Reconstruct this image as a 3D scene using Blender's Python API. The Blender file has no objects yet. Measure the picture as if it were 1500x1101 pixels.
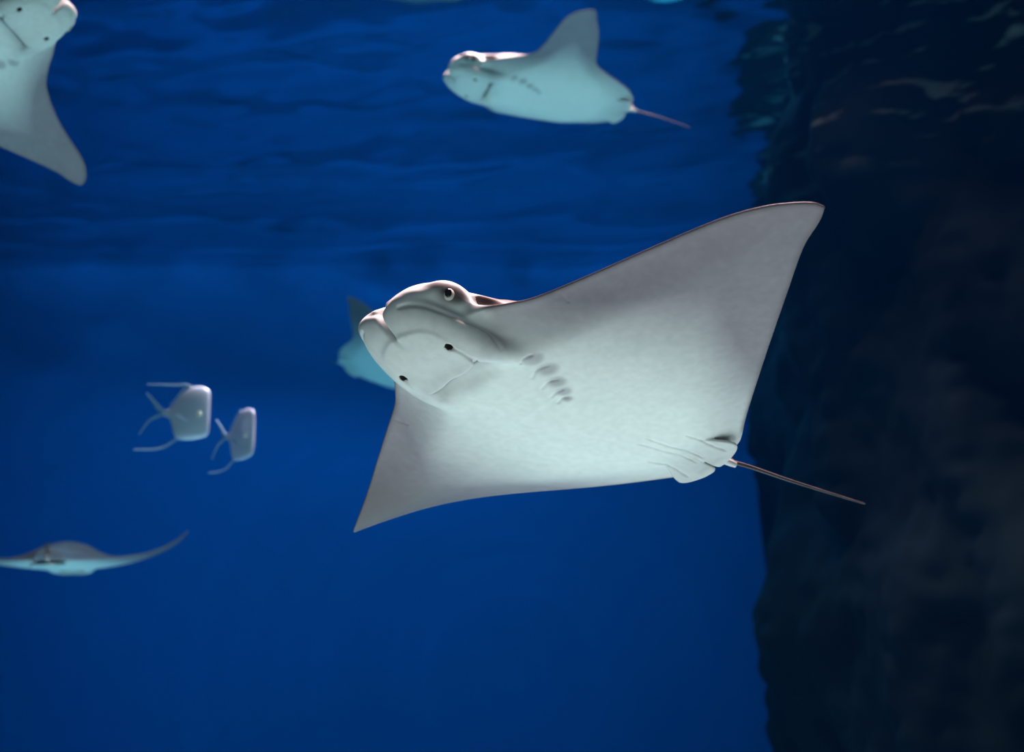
import bpy, math, random
import numpy as np
from mathutils import Matrix, Vector, Quaternion

sc = bpy.context.scene
col = sc.collection
# ---------------------------------------------------------------- camera
cd = bpy.data.cameras.new('camera'); cam = bpy.data.objects.new('camera', cd); col.objects.link(cam)
CAM_Z, PITCH = 1.55, math.radians(12)
cam.location = (0, 0, CAM_Z); cam.rotation_euler = (math.pi / 2 + PITCH, 0, 0)
cd.lens = 50; cd.sensor_width = 36; cd.clip_start = .02; cd.clip_end = 100
cd.dof.use_dof = True; cd.dof.focus_distance = 1.72; cd.dof.aperture_fstop = 5.0
sc.camera = cam
# ---------------------------------------------------------------- render look
sc.view_settings.view_transform = 'Standard'; sc.view_settings.look = 'None'
sc.view_settings.gamma = 1; sc.view_settings.use_curve_mapping = False
sc.view_settings.exposure = 0.0
cy = sc.cycles
cy.use_denoising = True; cy.max_bounces = 8; cy.diffuse_bounces = 3; cy.glossy_bounces = 3; cy.transparent_max_bounces = 12; cy.volume_bounces = 0
cy.caustics_reflective = False; cy.caustics_refractive = False
# ---------------------------------------------------------------- the dim hall round the tank
SURF = 4.15          # height of the water surface
w = bpy.data.worlds.new('hall'); sc.world = w; w.use_nodes = True
w.node_tree.nodes['Background'].inputs[0].default_value = (.44, .39, .41, 1)
w.node_tree.nodes['Background'].inputs[1].default_value = .35
# ---------------------------------------------------------------- lamps over the tank, plus fills added for the back wall
def area(name, loc, size, power, color, target, spread=180):
    l = bpy.data.lights.new(name, 'AREA'); l.shape = 'RECTANGLE'; l.size, l.size_y = size; l.energy = power; l.color = color; l.spread = math.radians(spread)
    o = bpy.data.objects.new(name, l); col.objects.link(o); o.location = loc
    o.rotation_euler = (Vector(target) - Vector(loc)).to_track_quat('-Z', 'Y').to_euler()
    return o
WARM = (1, .43, .41)
area('lamp_over_tank', (.7, 2.5, SURF + 1.2), (1.6, 1.0), 330, WARM, (.45, 2.0, 0), 62)
area('lamp_over_middle', (.35, 4.3, SURF + 1.2), (1.4, .8), 500, WARM, (.1, 3.9, 0), 75)
area('fill_over_back', (-1.0, 6.6, SURF + 1.0), (4.2, .8), 390, (.22, .60, 1), (-1.0, 8.6, 1.0), 150)  # unseen blue fill added to light the back wall
area('fill_along_back_wall', (-.9, 8.0, SURF + 1.1), (5.0, .5), 210, (.22, .60, 1), (-.9, 8.5, 1.0), 150)  # second unseen fill, added to even out the upper wall
# ---------------------------------------------------------------- distance field of a ray

f32 = np.float32
def smin(a, b, k):
    h = np.clip(0.5 + 0.5 * (b - a) / k, 0, 1)
    return b + (a - b) * h - k * h * (1 - h)
def smax(a, b, k):
    return -smin(-a, -b, k)
def sstep(a, b, x):
    t = np.clip((x - a) / (b - a), 0, 1)
    return t * t * (3 - 2 * t)
def spline(pts, n):
    """Catmull-Rom through the points, n samples per span."""
    P = np.array(pts, float)
    Q = np.vstack([2 * P[0] - P[1], P, 2 * P[-1] - P[-2]])
    out = []
    for i in range(1, len(Q) - 2):
        t = np.linspace(0, 1, n, endpoint=False)[:, None]
        a, b, c, d = Q[i - 1], Q[i], Q[i + 1], Q[i + 2]
        out.append(0.5 * (2 * b + (c - a) * t + (2 * a - 5 * b + 4 * c - d) * t**2 + (3 * b - a - 3 * c + d) * t**3))
    out.append(P[-1:])
    return np.vstack(out)
def poly_sdf(X, Y, P):
    """signed distance to a closed polygon, negative inside"""
    d = np.full(X.shape, 1e9, f32); ins = np.zeros(X.shape, bool)
    for (ax, ay), (bx, by) in zip(P, np.roll(P, -1, 0)):
        ex, ey = bx - ax, by - ay
        t = np.clip(((X - ax) * ex + (Y - ay) * ey) / (ex * ex + ey * ey + 1e-12), 0, 1)
        d = np.minimum(d, (X - ax - t * ex)**2 + (Y - ay - t * ey)**2)
        if abs(ey) > 1e-12:
            ins ^= ((ay > Y) != (by > Y)) & (X < ax + (Y - ay) / ey * ex)
    d = np.sqrt(d)
    return np.where(ins, -d, d).astype(f32)
# half outline of the disc, from the head's flank round the wing tip to the tail root (x forward, y to the left, metres)
LEAD = [(.215, .0), (.213, .06), (.203, .092), (.187, .117), (.170, .145), (.149, .205), (.122, .290), (.095, .370), (.074, .412), (.054, .437), (.036, .4525), (.022, .456)]
TRAIL = [(.022, .456), (.009, .436), (-.010, .396), (-.055, .332), (-.108, .260), (-.155, .197), (-.198, .138), (-.228, .096), (-.247, .070), (-.258, .050), (-.258, .034), (-.248, .022), (-.246, .0)]
class Box:
    pass
def ray_sdf(h=0.0015):
    """distance field of one cownose ray with its wings level; only the half y > 0 is worked out, the other half mirrors it"""
    xs = np.arange(-.300, .318, h).astype(f32); ys = ((np.arange(int(.470 / h)) + .5) * h).astype(f32); zs = np.arange(-.066, .082, h).astype(f32)
    half = np.vstack([spline(LEAD, 6), spline(TRAIL, 6)[1:], [(-.24, -.4), (.2, -.4)]])
    X2, Y2 = np.meshgrid(xs, ys, indexing='ij')
    d2 = poly_sdf(X2, Y2, half)
    inn = -d2
    ramp = lambda x, pts: np.interp(x, *zip(*pts)).astype(f32)
    top = ramp(X2, [(-.30, .006), (-.26, .010), (-.20, .022), (-.10, .043), (0, .056), (.08, .061), (.15, .059), (.22, .045), (.30, .02)])
    bot = ramp(X2, [(-.30, .002), (-.26, .005), (-.20, .006), (-.10, .013), (0, .018), (.08, .020), (.12, .020), (.16, .016), (.22, .012), (.30, .01)])
    edge = sstep(0, .075, inn)
    wide = ramp(X2, [(-.3, .06), (-.2, .08), (0, .12), (.1, .115), (.2, .09), (.3, .08)])
    wing = .0075 * (1 - Y2 / .47) + .0015
    zt = .0018 + edge * (wing * 1.1 + top * np.exp(-(Y2 / wide)**2.3))
    zb = -(.0018 + edge * (wing * .9 + bot * np.exp(-(Y2 / (wide * 1.9))**2.2)))
    X, Y, Z = xs[:, None, None], ys[None, :, None], zs[None, None, :]
    f = np.maximum(Z - zt[:, :, None], zb[:, :, None] - Z)
    f = smax(f, d2[:, :, None], .003)
    # the head: a loft along x
    fx = np.sqrt(np.clip((.288 - xs) / .06, 0, 1)); fx = np.where(xs < .228, 1, fx * (2 - fx) if False else np.sin(np.clip(fx, 0, 1) * np.pi / 2)**.8)
    w = (ramp(xs, [(.05, .080), (.12, .088), (.16, .086), (.20, .079), (.235, .070), (.26, .064), (.30, .060)]) * fx + 1e-4)[:, None, None]
    zu = ramp(xs, [(.05, .055), (.10, .061), (.15, .061), (.20, .051), (.235, .040), (.262, .031), (.29, .02)])[:, None, None]
    zl = ramp(xs, [(.05, -.022), (.12, -.024), (.16, -.025), (.21, -.025), (.25, -.012), (.29, .005)])[:, None, None]
    zc = (zu * .45 + zl * .55); hz = np.where(Z > zc, (zu - zc), (zc - zl)) * np.maximum(fx, .02)[:, None, None]
    n = 2.5
    g = ((Y / w)**n + (np.abs(Z - zc) / hz)**n)**(1 / n) - 1
    g = g * np.minimum(w, hz) * 1.15
    g = np.where(X > .289, np.maximum(g, (X - .289)), np.where(X < .05, np.maximum(g, .05 - X), g)).astype(f32)
    f = smin(f, g, .016)
    def ell(c, r, k=0.0, yaw=0.0):
        dx, dy, dz = X - c[0], Y - c[1], Z - c[2]
        if yaw: dx, dy = dx * np.cos(yaw) + dy * np.sin(yaw), -dx * np.sin(yaw) + dy * np.cos(yaw)
        dz2 = dz - k * dx
        q = np.sqrt((dx / r[0])**2 + (dy / r[1])**2 + (dz2 / r[2])**2)
        return ((q - 1) * min(r)).astype(f32)
    # rostrum bumps, brow, cephalic lobes, nasal curtain
    f = smin(f, ell((.238, .034, .020), (.050, .034, .024), -.25), .006)
    f = smin(f, ell((.236, .066, .016), (.026, .014, .015)), .010)
    f = smax(f, -ell((.294, 0, .02), (.016, .010, .06)), .006)
    lobe = ell((.230, .036, -.011), (.060, .033, .023), .28, -.20)
    lobe = smin(lobe, ell((.178, .058, -.021), (.044, .018, .015), .12, -.25), .014)
    Pc = np.array([(.172, 0), (.173, .020), (.176, .036), (.181, .044), (.194, .048), (.220, .047), (.250, .037), (.262, 0), (.25, -.04), (.18, -.04)])
    dc = poly_sdf(X2, Y2, spline(Pc, 4))[:, :, None]
    zcur = (-.0450 + (xs - .175) * .24)[:, None, None]
    cur = smax(smax(dc, zcur - Z, .003), Z - .0, .004)
    lobe = smin(lobe, ell((.243, 0, -.016), (.040, .034, .015), .30), .012)
    f = smin(f, smin(lobe, cur.astype(f32), .007), (.0026 + .014 * sstep(.172, .140, xs))[:, None, None])
    f = smax(f, -ell((.302, 0, -.01), (.044, .0035, .05)), .004)
    # hollow behind the mouth
    f = smax(f, -ell((.155, 0, -.035), (.020, .036, .013), .0), .009)
    f = np.where(X > .1, f, f)
    # nostril, spiracle
    f = smax(f, -ell((.218, .044, -.038), (.0055, .0038, .010)), .002)
    f = smax(f, -ell((.190, .087, .025), (.025, .017, .0135), -.20, -.30), .0035)
    # pelvic fins and the little dorsal fin
    pel = poly_sdf(X2, Y2, spline([(-.17, .012), (-.205, .046), (-.232, .062), (-.245, .060), (-.254, .042), (-.258, .020), (-.256, .004), (-.24, .001), (-.19, .001), (-.17, .012)], 5)[:-1])[:, :, None]
    zp = (-.0115 + (-.20 - xs) * -.08)[:, None, None]
    f = smin(f, smax(pel, np.abs(Z - zp) - .0022, .002), .0022)
    XZ, ZX = np.meshgrid(xs, zs, indexing='ij')
    dor = poly_sdf(XZ, ZX, np.array([(-.200, .0), (-.225, .026), (-.250, .052), (-.274, .060), (-.274, .032), (-.284, .0)]))[:, None, :]
    f = smin(f, smax(dor, Y - .0022, .002), .004)
    # tail root
    root = np.sqrt(Y**2 + (Z - .001)**2) - ramp(xs, [(-.30, .0045), (-.27, .0055), (-.2, .012)])[:, None, None]
    f = smin(f, np.maximum(root, np.maximum(X + .18, -.292 - X)), .006)
    b = Box(); b.xs, b.ys, b.zs, b.f, b.h = xs, ys, zs, f.astype(f32), h
    return b
def carve(b, pts, r, k=.002, depth=1.0):
    """cut a groove of radius r along a 3-D polyline into the field"""
    P = np.array(pts, float); m = r * 4 + .004
    i0, i1 = np.searchsorted(b.xs, [P[:, 0].min() - m, P[:, 0].max() + m]); j0, j1 = np.searchsorted(b.ys, [P[:, 1].min() - m, P[:, 1].max() + m]); k0, k1 = np.searchsorted(b.zs, [P[:, 2].min() - m, P[:, 2].max() + m])
    X, Y, Z = b.xs[i0:i1, None, None], b.ys[None, j0:j1, None], b.zs[None, None, k0:k1]
    rr = np.broadcast_to(np.asarray(r, float), (len(P),)) if np.ndim(r) else np.full(len(P), r)
    d = None
    for q in range(len(P) - 1):
        a, e = P[q], P[q + 1] - P[q]
        t = np.clip(((X - a[0]) * e[0] + (Y - a[1]) * e[1] + (Z - a[2]) * e[2]) / (e @ e + 1e-12), 0, 1)
        dd = np.sqrt((X - a[0] - t * e[0])**2 + (Y - a[1] - t * e[1])**2 + (Z - a[2] - t * e[2])**2) - (rr[q] + (rr[q + 1] - rr[q]) * t)
        d = dd if d is None else np.minimum(d, dd)
    s = b.f[i0:i1, j0:j1, k0:k1]
    b.f[i0:i1, j0:j1, k0:k1] = smax(s, -d.astype(f32), k)
def mesh_from(b, st=1):
    """surface nets over the mirrored field"""
    def thin(f):
        f = f[::st, :, ::st]
        if st == 2: f = f[:, :f.shape[1] // 2 * 2]; f = .5 * (f[:, 0::2] + f[:, 1::2])
        return f
    f = thin(b.f); h = b.h * st; y0 = -f.shape[1] * h + h / 2
    f = np.concatenate([thin(getattr(b, 'right', b.f))[:, ::-1], f], 1)
    s = f < 0
    nx, ny, nz = f.shape
    c = [s[i:nx - 1 + i, j:ny - 1 + j, k:nz - 1 + k] for i in (0, 1) for j in (0, 1) for k in (0, 1)]
    anyv = np.logical_or.reduce(c) & ~np.logical_and.reduce(c)
    idx = np.full(anyv.shape, -1, np.int32); cells = np.argwhere(anyv); idx[anyv] = np.arange(len(cells))
    acc = np.zeros((len(cells), 3)); cnt = np.zeros(len(cells))
    corner = lambda o: f[cells[:, 0] + o[0], cells[:, 1] + o[1], cells[:, 2] + o[2]]
    C = {o: corner(o) for o in [(i, j, k) for i in (0, 1) for j in (0, 1) for k in (0, 1)]}
    for o in C:
        for ax in range(3):
            if o[ax] == 0:
                q = list(o); q[ax] = 1; q = tuple(q)
                a, e = C[o], C[q]; m = (a < 0) != (e < 0)
                t = np.where(m, a / np.where(a == e, 1, a - e), 0)
                p = np.tile(np.array(o, float), (len(cells), 1)); p[:, ax] = t
                acc[m] += p[m]; cnt[m] += 1
    V = cells + acc / cnt[:, None]
    V = V * h + np.array([b.xs[0], y0, b.zs[0]])
    quads = []
    for ax in range(3):
        o1, o2 = [(1, 2), (2, 0), (0, 1)][ax]
        sl = [slice(None)] * 3; sl[ax] = slice(0, -1); sr = [slice(None)] * 3; sr[ax] = slice(1, None)
        a, e = s[tuple(sl)], s[tuple(sr)]
        for m, flip in ((a & ~e, False), (~a & e, True)):
            E = np.argwhere(m); E = E[(E[:, o1] > 0) & (E[:, o2] > 0) & (E[:, o1] < f.shape[o1] - 1) & (E[:, o2] < f.shape[o2] - 1)]
            def cell(d1, d2):
                Q = E.copy(); Q[:, o1] += d1; Q[:, o2] += d2
                return idx[Q[:, 0], Q[:, 1], Q[:, 2]]
            q = np.stack([cell(-1, -1), cell(0, -1), cell(0, 0), cell(-1, 0)], 1)
            quads.append(q[:, ::-1] if flip else q)
    Q = np.vstack(quads); Q = Q[(Q >= 0).all(1)]
    return V, Q
def relax(V, Q, n=2, w=.5):
    e = np.vstack([Q[:, [0, 1]], Q[:, [1, 2]], Q[:, [2, 3]], Q[:, [3, 0]]])
    for _ in range(n):
        acc = np.zeros_like(V); cnt = np.bincount(e[:, 0], minlength=len(V))
        for c in range(3): acc[:, c] = np.bincount(e[:, 0], V[e[:, 1], c], len(V))
        V = V * (1 - w) + w * acc / np.maximum(cnt, 1)[:, None]
    return V
# ---------------------------------------------------------------- materials
def nodes(name):
    m = bpy.data.materials.new(name); m.use_nodes = True; nt = m.node_tree
    return m, nt, nt.nodes['Principled BSDF'], nt.nodes['Material Output']
def N(nt, kind, **kw):
    n = nt.nodes.new('ShaderNode' + kind)
    for k, v in kw.items():
        if k in n.inputs.keys(): n.inputs[k].default_value = v
        else: setattr(n, k, v)
    return n
def plain(name, color, rough=.6, noise=0.0, scale=6.0, bump=0.0, spec=.3):
    m, nt, p, out = nodes(name); p.inputs['Roughness'].default_value = rough; p.inputs['Specular IOR Level'].default_value = spec
    p.inputs['Base Color'].default_value = (*color, 1)
    if noise or bump:
        tc = N(nt, 'TexCoord'); nz = N(nt, 'TexNoise', Scale=scale, Detail=6.0); nt.links.new(tc.outputs['Object'], nz.inputs['Vector'])
        if noise:
            r = N(nt, 'ValToRGB'); e = r.color_ramp.elements
            e[0].position, e[1].position = .3, .7
            e[0].color = (*[c * (1 - noise) for c in color], 1); e[1].color = (*[min(1, c * (1 + noise)) for c in color], 1)
            nt.links.new(nz.outputs[0], r.inputs[0]); nt.links.new(r.outputs[0], p.inputs['Base Color'])
        if bump:
            b = N(nt, 'Bump', Strength=bump, Distance=.02); nt.links.new(nz.outputs[0], b.inputs['Height']); nt.links.new(b.outputs[0], p.inputs['Normal'])
    return m
def ray_skin():
    m, nt, p, out = nodes('ray_skin'); L = nt.links.new
    at = N(nt, 'Attribute', attribute_name='pigment_shade'); rp = N(nt, 'Attribute', attribute_name='rest')
    sep = N(nt, 'SeparateColor'); L(at.outputs['Color'], sep.inputs[0])
    nz = N(nt, 'TexNoise', Scale=14.0, Detail=7.0, Roughness=.6); L(rp.outputs['Vector'], nz.inputs['Vector'])
    n2 = N(nt, 'TexNoise', Scale=90.0, Detail=4.0); L(rp.outputs['Vector'], n2.inputs['Vector'])
    def mix(a, b, fac):
        x = N(nt, 'Mix', data_type='RGBA')
        if isinstance(fac, float): x.inputs[0].default_value = fac
        else: L(fac, x.inputs[0])
        for s, v in ((6, a), (7, b)):
            if isinstance(v, tuple): x.inputs[s].default_value = (*v, 1)
            else: L(v, x.inputs[s])
        return x.outputs[2]
    def ramp(src, a, b):
        r = N(nt, 'MapRange'); L(src, r.inputs[0]); r.inputs[1].default_value, r.inputs[2].default_value = a, b
        return r.outputs[0]
    belly = mix((.76, .77, .75), (.80, .80, .78), ramp(nz.outputs[0], .3, .7))
    dusk = mix((.245, .208, .238), (.285, .243, .278), ramp(nz.outputs[0], .3, .7))
    back = mix((.040, .027, .023), (.075, .052, .044), ramp(nz.outputs[0], .35, .65))
    c = mix(belly, dusk, sep.outputs[1])
    c = mix(c, back, sep.outputs[0])
    c = mix(c, (.055, .036, .034), sep.outputs[2])
    fine = mix((.95, .95, .95), (1.03, 1.03, 1.03), ramp(n2.outputs[0], .35, .65))
    mul = N(nt, 'Mix', data_type='RGBA', blend_type='MULTIPLY'); mul.inputs[0].default_value = 1.0; L(c, mul.inputs[6]); L(fine, mul.inputs[7])
    L(mul.outputs[2], p.inputs['Base Color'])
    p.inputs['Roughness'].default_value = .45; p.inputs['Specular IOR Level'].default_value = .07
    b = N(nt, 'Bump', Strength=.05, Distance=.004); L(n2.outputs[0], b.inputs['Height']); L(b.outputs[0], p.inputs['Normal'])
    return m
SKIN = ray_skin()
# ---------------------------------------------------------------- helpers
def tag(o, label=None, cat=None, group=None, kind=None):
    for k, v in (('label', label), ('category', cat), ('group', group), ('kind', kind)):
        if v: o[k] = v
    return o
def obj(name, V, faces, mat, parent=None, smooth=True):
    me = bpy.data.meshes.new(name)
    V = np.asarray(V, np.float32)
    if isinstance(faces, np.ndarray):
        k = faces.shape[1]
        me.vertices.add(len(V)); me.vertices.foreach_set('co', V.ravel())
        me.loops.add(faces.size); me.loops.foreach_set('vertex_index', faces.astype(np.int32).ravel())
        me.polygons.add(len(faces)); me.polygons.foreach_set('loop_start', np.arange(len(faces), dtype=np.int32) * k)
        me.update(calc_edges=True)
    else:
        me.from_pydata([tuple(map(float, v)) for v in V], [], faces)
    me.polygons.foreach_set('use_smooth', [smooth] * len(me.polygons))
    me.materials.append(mat); me.validate(); me.update()
    o = bpy.data.objects.new(name, me); col.objects.link(o); o.parent = parent
    return o
def box(x0, x1, y0, y1, z0, z1):
    V = [(x, y, z) for x in (x0, x1) for y in (y0, y1) for z in (z0, z1)]
    return V, [(0, 1, 3, 2), (4, 6, 7, 5), (0, 4, 5, 1), (2, 3, 7, 6), (0, 2, 6, 4), (1, 5, 7, 3)]
def tube(P, R, seg=10, flat=None):
    """swept tube with a radius per point (flat: ratio of second radius)"""
    P = np.array(P, float); T = np.gradient(P, axis=0); T /= np.linalg.norm(T, axis=1)[:, None]
    ref = np.array([0, 0, 1.]) if abs(T[0][2]) < .9 else np.array([0, 1., 0])
    V = []; F = []
    for i, (p, t, r) in enumerate(zip(P, T, R)):
        a = np.cross(t, ref); a /= np.linalg.norm(a); b = np.cross(a, t)
        for k in range(seg):
            q = 2 * np.pi * k / seg
            V.append(p + r * (np.cos(q) * a * (flat or 1) + np.sin(q) * b))
    n = len(P)
    for i in range(n - 1):
        for k in range(seg):
            F.append((i * seg + k, i * seg + (k + 1) % seg, (i + 1) * seg + (k + 1) % seg, (i + 1) * seg + k))
    F.append(tuple(range(seg))[::-1]); F.append(tuple((n - 1) * seg + k for k in range(seg)))
    return V, F
def ellipsoid(c, r, nu=24, nv=14):
    V = [(c[0], c[1], c[2] + r[2])]
    for i in range(1, nv):
        for j in range(nu):
            a, b = np.pi * i / nv, 2 * np.pi * j / nu
            V.append((c[0] + r[0] * np.sin(a) * np.cos(b), c[1] + r[1] * np.sin(a) * np.sin(b), c[2] + r[2] * np.cos(a)))
    V.append((c[0], c[1], c[2] - r[2])); F = [(0, 1 + j, 1 + (j + 1) % nu) for j in range(nu)]
    for i in range(nv - 2):
        for j in range(nu):
            F.append((1 + i * nu + j, 1 + (i + 1) * nu + j, 1 + (i + 1) * nu + (j + 1) % nu, 1 + i * nu + (j + 1) % nu))
    e = len(V) - 1
    F += [(e, e - nu + (j + 1) % nu, e - nu + j) for j in range(nu)]
    return V, F
# ---------------------------------------------------------------- the tank
SAND = plain('pale_sand', (.80, .77, .70), .9, .12, 3, .3)
BLUE = plain('blue_paint', (.0002, .095, .300), .8, .10, .35)
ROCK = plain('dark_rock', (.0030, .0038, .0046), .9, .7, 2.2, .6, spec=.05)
def painted_reflections(m):
    # pale streaks near the water line, reflections painted into the rock colour
    nt = m.node_tree; L = nt.links.new; p = nt.nodes['Principled BSDF']; old = p.inputs['Base Color'].links[0].from_socket
    tc = N(nt, 'TexCoord'); mp = N(nt, 'Mapping'); mp.inputs['Scale'].default_value = (2.2, 2.2, 9.0); L(tc.outputs['Object'], mp.inputs['Vector'])
    nz = N(nt, 'TexNoise', Scale=1.6, Detail=3.0); L(mp.outputs[0], nz.inputs['Vector'])
    r = N(nt, 'MapRange'); L(nz.outputs[0], r.inputs[0]); r.inputs[1].default_value, r.inputs[2].default_value = .57, .66
    sp = N(nt, 'SeparateXYZ'); L(tc.outputs['Object'], sp.inputs[0])
    h = N(nt, 'MapRange'); L(sp.outputs[2], h.inputs[0]); h.inputs[1].default_value, h.inputs[2].default_value = SURF - .75, SURF - .30
    f = N(nt, 'Math', operation='MULTIPLY'); L(r.outputs[0], f.inputs[0]); L(h.outputs[0], f.inputs[1])
    x = N(nt, 'Mix', data_type='RGBA'); L(f.outputs[0], x.inputs[0]); L(old, x.inputs[6]); x.inputs[7].default_value = (.13, .125, .11, 1); L(x.outputs[2], p.inputs['Base Color'])
painted_reflections(ROCK)
X0, X1, Y0, Y1 = -5.0, 5.0, -.6, 8.8
tag(obj('floor', *box(X0, X1, Y0, Y1, -.2, 0), SAND, smooth=False), kind='structure')
tag(obj('wall_back', *box(X0, X1, Y1, Y1 + .2, -.2, SURF + .25), BLUE, smooth=False), kind='structure')
tag(obj('wall_left', *box(X0 - .2, X0, Y0, Y1, -.2, SURF + .25), BLUE, smooth=False), kind='structure')
tag(obj('wall_right', *box(X1, X1 + .2, Y0, Y1, -.2, SURF + .25), BLUE, smooth=False), kind='structure')
# water body
wm = bpy.data.materials.new('sea_water'); wm.use_nodes = True; nt = wm.node_tree; nt.nodes.remove(nt.nodes['Principled BSDF'])
ab = N(nt, 'VolumeAbsorption'); scn = N(nt, 'VolumeScatter'); add = N(nt, 'AddShader')
ABS = (.22, .085, .068); SCA = (.00001, .0005, .0019)
ab.inputs['Density'].default_value = max(ABS) * 1.0
ab.inputs['Color'].default_value = (*[1 - a / max(ABS) for a in ABS], 1)
scn.inputs['Density'].default_value = max(SCA); scn.inputs['Color'].default_value = (*[a / max(SCA) for a in SCA], 1); scn.inputs['Anisotropy'].default_value = .2
nt.links.new(ab.outputs[0], add.inputs[0]); nt.links.new(scn.outputs[0], add.inputs[1]); nt.links.new(add.outputs[0], nt.nodes['Material Output'].inputs['Volume'])
tag(obj('water', *box(X0, X1, Y0 + .9, Y1, 0, SURF + .15), wm, smooth=False), 'clear deep blue tank water filling the aquarium', 'water', kind='stuff')
# rippled surface seen from below
ws = bpy.data.materials.new('water_surface'); ws.use_nodes = True; nt = ws.node_tree; nt.nodes.remove(nt.nodes['Principled BSDF'])
gl = N(nt, 'BsdfGlossy', Roughness=.10); tr = N(nt, 'BsdfTransparent'); fr = N(nt, 'Fresnel', IOR=1.333); mx = N(nt, 'MixShader')
nt.links.new(fr.outputs[0], mx.inputs[0]); nt.links.new(tr.outputs[0], mx.inputs[1]); nt.links.new(gl.outputs[0], mx.inputs[2]); nt.links.new(mx.outputs[0], nt.nodes['Material Output'].inputs['Surface'])
def ripples(x, y):
    rng = np.random.default_rng(7); z = np.zeros_like(x)
    for i in range(34):
        lam = .16 * 1.13**(i * .6) * rng.uniform(.8, 1.2); a = rng.normal(.4, .75); k = 2 * np.pi / lam
        z += .0046 * lam**1.0 * np.sin(k * (x * np.sin(a) + y * np.cos(a)) + rng.uniform(0, 6.3) + 1.2 * np.sin(x * rng.uniform(.5, 2) + y * rng.uniform(.5, 2)))
    return z
gx, gy = np.meshgrid(np.linspace(X0 + .001, X1 - .001, 330), np.linspace(Y0 + .001, Y1 - .001, 420), indexing='ij')
gz = SURF + ripples(gx, gy)
I = np.arange(gx.size).reshape(gx.shape)
tag(obj('water_surface', np.stack([gx, gy, gz], -1).reshape(-1, 3), np.stack([I[:-1, :-1], I[1:, :-1], I[1:, 1:], I[:-1, 1:]], -1).reshape(-1, 4), ws), 'rippled water surface seen from below, mirroring the blue tank', 'water surface')
# ---------------------------------------------------------------- rays
B = ray_sdf()
def slit(pts, r, k=.002, snap=None):
    P = spline(pts, 5)
    if snap is not None:       # drop the line onto the belly
        for q in P:
            c = B.f[np.searchsorted(B.xs, q[0]), min(np.searchsorted(B.ys, q[1]), len(B.ys) - 1)]; q[2] = B.zs[np.argmax(c < 0)] + snap
    carve(B, P, r, k)
slit([(.2846, .0339, -.0045), (.2796, .0439, -.0050), (.2677, .0549, -.0070), (.2534, .0627, -.0110), (.2376, .0686, -.0142), (.2177, .0722, -.0147), (.1979, .0735, -.0140), (.1833, .0763, -.0181), (.1717, .0779, -.0268), (.162, .0762, -.0332)], .0019, .0022)
slit([(.2180, .0440, -.036), (.2034, .0485, -.0405), (.1914, .0490, -.0420), (.1780, .0460, -.0390), (.1620, .0360, -.0300), (.1400, .0201, -.0290)], .0018, .002)
slit([(-.1700, .0420, 0), (-.1992, .0390, 0), (-.22, .0400, 0), (-.2380, .0430, 0)], .0017, .002, -.0004)
slit([(-.125, .0085, 0), (-.173, .0070, 0), (-.2242, .0075, 0)], .0014, .002, -.0004)
slit([(.1528, .1717, -.0022), (.1435, .170, -.0037), (.136, .1679, -.0050)], .0012)
slit([(.1705, .0, -.0400), (.1715, .020, -.0400), (.1745, .036, -.0390), (.1800, .0450, -.0370)], .0026, .002)
B.right = B.f.copy()          # the gill slits open on the side that faces out
for g in ([(.1238, .0648, -.0322), (.1268, .0747, -.0314), (.1209, .083, -.0290)], [(.0911, .0461, -.0291), (.0963, .0617, -.0291), (.0908, .075, -.0274)], [(.0659, .0356, -.0296), (.0689, .0483, -.0292), (.0622, .0587, -.0275)], [(.0443, .0249, -.0292), (.0465, .0354, -.0292), (.0427, .0452, -.0289)], [(.0285, .0190, -.0285), (.0308, .029, -.0291), (.027, .0343, -.0280)]):
    slit(g, .0014, .0025, -.0002)
FULL = mesh_from(B); COARSE = mesh_from(B, 2)
FULL = (relax(*FULL, 2), FULL[1]); COARSE = (relax(*COARSE, 1), COARSE[1])
half_edge = np.vstack([spline(LEAD, 6), spline(TRAIL, 6)[1:], [(-.24, -.4), (.2, -.4)]])
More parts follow.
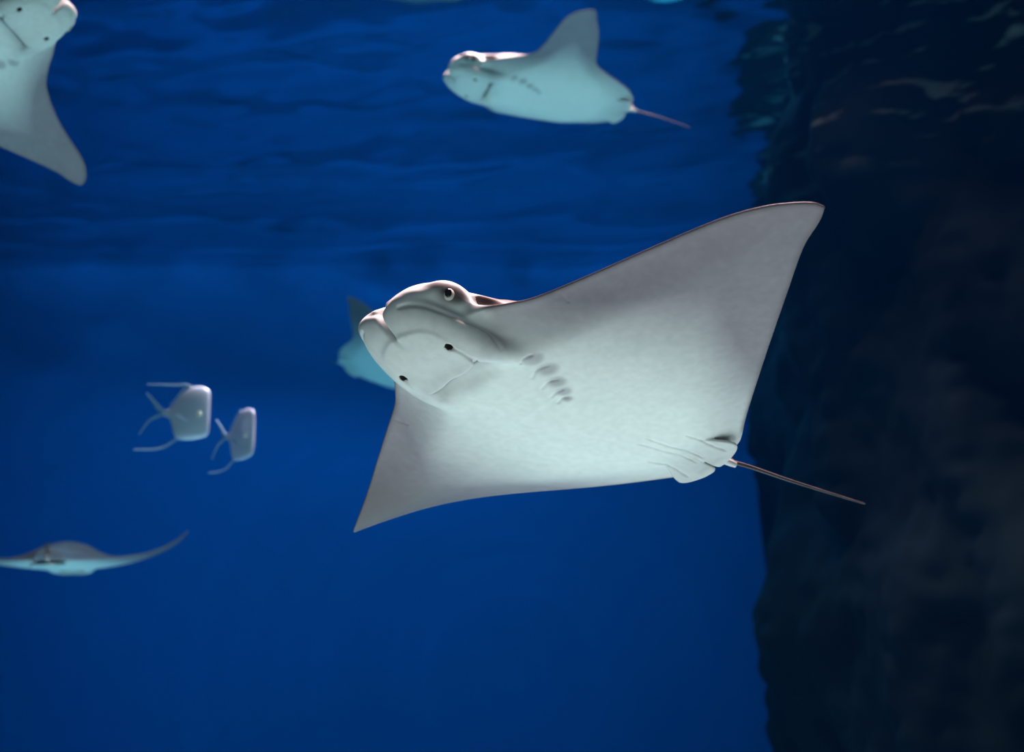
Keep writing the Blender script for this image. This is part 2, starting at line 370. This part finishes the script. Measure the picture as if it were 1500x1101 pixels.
def pigment_shade(V, Q):
    x, y, z = V[:, 0], np.abs(V[:, 1]), V[:, 2]
    # normals
    e = np.cross(V[Q[:, 2]] - V[Q[:, 0]], V[Q[:, 3]] - V[Q[:, 1]]); n = np.zeros_like(V)
    for c in range(4):
        for a in range(3): n[:, a] += np.bincount(Q[:, c], e[:, a], len(V))
    n /= np.linalg.norm(n, axis=1)[:, None] + 1e-12
    inn = -poly_sdf(x, y, half_edge)
    head = sstep(.17, .215, x) * sstep(.10, .085, y)
    up = sstep(-.05, .35, n[:, 2]) * sstep(-.006, .004, z + .006 * (1 - head))
    uphead = sstep(.016, .034, z + .004 * np.sin(x * 190)) 
    up = up * (1 - head) + .28 * uphead * head
    up = np.maximum(up, sstep(.010, .018, z) * (x < -.19))
    rim = sstep(.010, .001, inn) * (1 - head) * (1 - up) * sstep(-.252, -.235, x)
    duskw = sstep(.06, .32, y + .30 * np.maximum(x, 0)) + .42 * sstep(.10, .0, inn) * (1 - head)
    dusk = np.clip(np.maximum(duskw * (1 - head) + .15 * head * sstep(.17, .19, x), rim * .9), 0, 1)
    eye = np.exp(-(((x - .241) / .019)**2 + ((z - .010) / .0115)**2)**3) * sstep(.05, .065, y)
    brow = np.exp(-(((x - .257) / .015)**2 + ((z - .017) / .006)**2)**3) * sstep(.045, .06, y)
    sp = (np.sqrt(((x - .190 - .3 * (y - .087)) / .0250)**2 + ((y - .085) / .019)**2 + ((z - .025) / .0145)**2) < 1.0) * 1.0
    nos = (np.sqrt(((x - .218) / .0056)**2 + ((y - .044) / .0046)**2) < 1.0) * (z < -.02)
    gill = np.zeros_like(x)
    for cx, cy, w_ in ((.1150, .0790, 1), (.0865, .0710, 1), (.0600, .0560, .85), (.0400, .0440, .7), (.0250, .0330, .5)):
        gill = np.maximum(gill, np.exp(-(((x - cx) / (.0135 * w_))**2 + ((y - cy) / (.0145 * w_))**2)**2) * (z < -.005) * (V[:, 1] > 0))  # grey gill patches, their shade painted on the left side
    dusk = np.clip(np.maximum(dusk, gill * .62), 0, 1)
    dark = np.clip(np.maximum.reduce([eye * .9, brow * .85, sp * .95, nos * 1.0, rim * .35, (.28 * sstep(.140, .165, x) + .70 * sstep(.157, .166, x)) * sstep(.176, .172, x) * sstep(.048, .034, y) * sstep(-.040, -.032, z) * (z < 0), .62 * sstep(.18, .36, -V[:, 1]) * (1 - up)]), 0, 1)  # dark mouth with its shade, and shade of the right wing, painted in
    return np.stack([up, dusk, dark, np.ones_like(up)], 1)
PIG_SHADE = {id(m[0]): pigment_shade(*m) for m in (FULL, COARSE)}
FLAT = dict(ang=0, tw=0, sw=0, cs=0, p=1.6, tp=1.2, ts=0, ln=0, tr=0, ls=.8)
def bend(V, left={}, right={}, yaw=0.0):
    """flap a level ray: each wing bends along an arc (tip angle ang in degrees), twists, sweeps and narrows"""
    V = np.array(V, float); shift = yaw * sstep(.14, .27, V[:, 0]); out = V.copy(); g = np.linspace(0, .47, 400); s0 = .05
    for sgn, opt in ((1, left), (-1, right)):
        q = {**FLAT, **opt}
        th = np.radians(q['ang']) * np.clip((g - s0) / (.456 - s0), 0, 1.1)**q['p']
        yy = np.concatenate([[0], np.cumsum(np.cos(th[:-1]) * np.diff(g))]); zz = np.concatenate([[0], np.cumsum(np.sin(th[:-1]) * np.diff(g))])
        m = V[:, 1] * sgn >= 0; a = np.abs(V[m, 1]); s = np.clip(a / .456, 0, 1)
        x = V[m, 0]; x = x * (1 - q['cs'] * np.sin(np.pi * s**.8) - np.where(x > 0, q['ln'], q['tr']) * sstep(.18, .42, s) * np.sin(np.pi * s**q['ls'])); z = V[m, 2] + q['tw'] * s**q['tp'] * (x - .01)
        t = np.interp(a, g, th)
        out[m, 0] = x - q['sw'] * s**2 - q['ts'] * s**8
        out[m, 1] = sgn * (np.interp(a, g, yy) - z * np.sin(t)); out[m, 2] = np.interp(a, g, zz) + z * np.cos(t)
    out[:, 1] += shift
    return out
EYE_WHITE = plain('eye_ring', (.62, .57, .50), .3); EYE_DARK = plain('eye_pupil', (.004, .004, .006), .08, spec=.6)
TAILM = plain('tail_skin', (.045, .032, .034), .5, .3, 40)
def make_ray(label, loc, quat, left={}, right={}, mesh=None, tail=((-.28, 0, 0), (-.5, 0, -.02), (-.8, 0, -.05)), yaw=0.0, scale=1.0):
    mesh = mesh or COARSE
    V = bend(mesh[0], left, right, yaw)
    root = obj('cownose_ray', V, mesh[1], SKIN)
    me = root.data
    a = me.attributes.new('pigment_shade', 'FLOAT_COLOR', 'POINT'); a.data.foreach_set('color', PIG_SHADE[id(mesh[0])].astype(np.float32).ravel())
    r = me.attributes.new('rest', 'FLOAT_VECTOR', 'POINT'); r.data.foreach_set('vector', mesh[0].astype(np.float32).ravel())
    root.rotation_mode = 'QUATERNION'; root.location = loc; root.rotation_quaternion = quat; root.scale = (scale,) * 3
    tag(root, label, 'ray', 'cownose rays swimming in the tank')
    for s in (-1, 1):
        c = bend([(.2450, s * .0710, .010)], left, right, yaw)[0]
        e = obj('eye', *ellipsoid((0, 0, 0), (.0090, .0090, .0090)), EYE_WHITE, root); e.location = c
        d = Vector((.40, s * .80, -.28)).normalized()
        pu = obj('pupil', *ellipsoid((0, 0, 0), (.0043, .0056, .0030)), EYE_DARK, e)
        pu.location = d * .0072; pu.rotation_euler = d.to_track_quat('Z', 'Y').to_euler()
    P = spline(tail, 14); k = np.linspace(0, 1, len(P))
    obj('tail', *tube(P, .0020 * (1 - k)**.8 + .0012, 10), TAILM, root)
    return root
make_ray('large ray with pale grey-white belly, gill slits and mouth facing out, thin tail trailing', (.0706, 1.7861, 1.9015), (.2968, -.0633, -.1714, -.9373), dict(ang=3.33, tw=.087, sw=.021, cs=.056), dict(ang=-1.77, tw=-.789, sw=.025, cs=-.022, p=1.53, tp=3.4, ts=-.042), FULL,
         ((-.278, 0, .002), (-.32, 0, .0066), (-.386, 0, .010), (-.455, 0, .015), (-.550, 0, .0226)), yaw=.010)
make_ray('ray with one wing raised, brightly lit head, gliding just under the rippled surface', (.0903, 3.817, 3.1927), (.1607, -.0224, -.0837, -.9832), dict(ang=-13, ln=.45, tr=.45), dict(ang=78, p=.8), tail=((-.28, 0, 0), (-.36, 0, -.005), (-.46, 0, -.02)))
make_ray('ray with dusky belly heading upward, one wing tip hanging straight down', (-1.1684, 2.7185, 2.8208), (.9699, -.1651, -.0805, -.1601), dict(ang=-14.8, tw=.065, ln=.34, tr=.12, ls=1.5), dict(ang=-10))
make_ray('hazy teal ray half hidden behind the head of the large ray', (-.4881, 6.0593, 2.8638), (.9421, -.1918, .1553, -.2269), dict(ang=78, p=.8), dict(ang=-6, ln=.3, tr=.3), tail=((-.28, 0, 0), (-.31, 0, 0), (-.34, 0, 0)), scale=1.18)
make_ray('ray with dark domed back and upturned wing tip, swimming below the silver fish', (-1.5792, 5.0262, 1.9522), (.6705, .0143, -.0269, .7413), dict(ang=35, p=2.2), dict(ang=50, p=2.2), tail=((-.28, 0, 0), (-.4, 0, -.01), (-.5, 0, -.03)))
# ---------------------------------------------------------------- lookdown fish
SILVER = plain('silver_scales', (.66, .68, 1.0), .34, .28, 28, .15, spec=.6); SILVER.node_tree.nodes['Principled BSDF'].inputs['Metallic'].default_value = .35
FIN = plain('clear_fin', (.22, .36, .50), .4, .1, 40)
FEYE = plain('fish_eye', (.95, .93, .85), .10, spec=.8)
def make_fish(label, loc, yaw, s, dorsal=True):
    root = bpy.data.objects.new('lookdown_fish', None); col.objects.link(root); root.location = loc; root.rotation_euler = (0, 0, yaw); root.scale = (s,) * 3
    root.empty_display_size = .05
    tag(root, label, 'fish', 'lookdown fish in open water')
    st = [(-1, -3, 3, .35), (0, -4, 3, .6), (6, -5, 5, 1.2), (10, -8, 8, 2.0), (14, -18, 12, 2.8), (18, -33, 17, 3.6), (22, -38.5, 22, 4.3), (28, -40, 29, 5.0), (34, -40.5, 34, 5.6), (40, -40.5, 37.5, 6.0), (46, -40, 39, 6.2), (52, -39, 39.3, 6.0), (58, -38, 38.5, 5.6), (63, -37, 36.5, 4.9), (67, -35, 34, 4.0), (69.3, -32, 30.5, 2.8), (70.3, -28, 26, 1.2), (70.5, -22, 20, .3)]
    V, F, seg = [], [], 28
    for x, lo, hi, th in st:
        for k in range(seg):
            a = 2 * math.pi * k / seg; c, d = math.cos(a), math.sin(a)
            V.append((x, th * math.copysign(abs(c)**1.2, c), (lo + hi) / 2 + (hi - lo) / 2 * math.copysign(abs(d)**.75, d)))
    for i in range(len(st) - 1):
        for k in range(seg): F.append((i * seg + k, i * seg + (k + 1) % seg, (i + 1) * seg + (k + 1) % seg, (i + 1) * seg + k))
    F.append(tuple(range(seg))); F.append(tuple((len(st) - 1) * seg + k for k in range(seg))[::-1])
    body = obj('body', V, F, SILVER, root)
    for y in (-1, 1):
        e = obj('eye', *ellipsoid((56, y * 4.6, -3), (5.0, 2.4, 5.2), 18, 10), FEYE, root)
        obj('pupil', *ellipsoid((56.3, y * 6.3, -3), (1.9, .7, 2.0), 14, 8), EYE_DARK, e)
        P = spline([(40, y * 6.0, -14), (34, y * 8, -11), (27, y * 9.5, -7), (21, y * 10.5, -2)], 6)
        obj('pectoral_fin', *tube(P, np.interp(np.linspace(0, 1, len(P)), [0, .3, 1], [1.2, 2.0, .3]), 8, .35), FIN, root)
    def fin(name, pts, r0, r1, flat=.4):
        P = spline(pts, 8); obj(name, *tube(P, np.linspace(r0, r1, len(P)), 8, flat), FIN, root)
    if dorsal: fin('dorsal_filament', [(43, 0, 36), (33, 0, 41.5), (18, 0, 41.5), (-6, 0, 43), (-28, 0, 43.5)], 2.0, .7)
    fin('dorsal_fin', [(36, 0, 38), (28, 0, 33), (20, 0, 23), (10, 0, 12)], 2.2, .8)
    fin('anal_filament', [(26, 0, -36), (17, 0, -42), (4, 0, -50), (-14, 0, -53.5), (-42, 0, -53)], 1.8, 1.0)
    def fork(pts, wid):
        P = spline(pts, 8); T = np.gradient(P, axis=0); T /= np.linalg.norm(T, axis=1)[:, None]; w_ = np.interp(np.linspace(0, 1, len(P)), [0, .35, 1], wid)
        nrm = np.stack([-T[:, 2], 0 * w_, T[:, 0]], 1); V = []; F = []
        for p_, n_, ww in zip(P, nrm, w_):
            V += [p_ + n_ * ww + (0, .5, 0), p_ - n_ * ww + (0, .5, 0), p_ - n_ * ww - (0, .5, 0), p_ + n_ * ww - (0, .5, 0)]
        for i in range(len(P) - 1):
            for k in range(4): F.append((4 * i + k, 4 * i + (k + 1) % 4, 4 * i + 4 + (k + 1) % 4, 4 * i + 4 + k))
        F += [(3, 2, 1, 0), tuple(4 * len(P) - 4 + k for k in range(4))]
        obj('tail_lobe', V, F, FIN, root, False)
    fork([(2, 0, 1), (-6, 0, 6), (-15, 0, 17), (-27, 0, 31)], [1.6, 3.2, 1.0])
    fork([(2, 0, -1), (-8, 0, -4), (-22, 0, -12), (-35, 0, -31)], [1.4, 2.2, .6])
    return root
make_fish('larger silver lookdown fish with trailing filaments and bright eye', (-0.9811, 3.9343, 2.2793), math.radians(-6), 1 / 521)
make_fish('smaller silver lookdown fish turned partly away, below the larger one', (-0.8246, 4.047, 2.2302), math.radians(-42), 1 / 545, dorsal=False)
# ---------------------------------------------------------------- dark rockwork on the right
def vnoise(x, y, z, seed=0):
    """smooth value noise"""
    rng = np.random.default_rng(seed); T = rng.random(4096)
    xi, yi, zi = (np.floor(q).astype(int) for q in (x, y, z)); fx, fy, fz = x - xi, y - yi, z - zi
    fx, fy, fz = (q * q * (3 - 2 * q) for q in (fx, fy, fz)); h = lambda a, b, c: T[(a * 73 + b * 1291 + c * 337) % 4096]
    out = 0
    for i in (0, 1):
        for j in (0, 1):
            for k in (0, 1):
                out = out + h(xi + i, yi + j, zi + k) * (fx if i else 1 - fx) * (fy if j else 1 - fy) * (fz if k else 1 - fz)
    return out * 2 - 1
def rock(label, plan, z1, amp, seed):
    P = spline(plan, 40); L = np.concatenate([[0], np.cumsum(np.linalg.norm(np.diff(P, axis=0), axis=1))])
    n = 240; u = np.linspace(0, L[-1], n); px, py = np.interp(u, L, P[:, 0]), np.interp(u, L, P[:, 1])
    tx, ty = np.gradient(px), np.gradient(py); ln = np.hypot(tx, ty); nx, ny = ty / ln, -tx / ln
    z = np.linspace(-.05, z1, 170); U, Z = np.meshgrid(np.arange(n), z, indexing='ij')
    X, Y = px[U], py[U]; d = 0
    for o, (f, a) in enumerate([(.9, 1), (2.1, .55), (4.6, .26), (9.5, .12), (20, .06)]):
        q = vnoise(X * f + 31, Y * f + 17, Z * f * .8 + 5, seed + o); d = d + a * (1 - 2 * np.abs(q) if o % 2 else q)
    d = d * amp * np.clip(np.minimum(u, L[-1] - u) / .3, 0, 1)[:, None] + .10 * np.sin(Z * 1.3 + 1)
    X = X - nx[U] * d; Y = Y - ny[U] * d
    I = np.arange(X.size).reshape(X.shape)
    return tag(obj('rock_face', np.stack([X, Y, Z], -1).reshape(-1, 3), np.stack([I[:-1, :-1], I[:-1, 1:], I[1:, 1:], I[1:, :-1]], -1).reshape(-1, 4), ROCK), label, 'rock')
rock('dark craggy rock face rising along the side of the tank to the surface', [(1.62, 8.75), (1.42, 7.4), (1.22, 6.2), (1.22, 5.5), (1.6, 4.9), (2.4, 4.4), (3.6, 4.1), (4.95, 3.9)], SURF + .3, .20, 3)
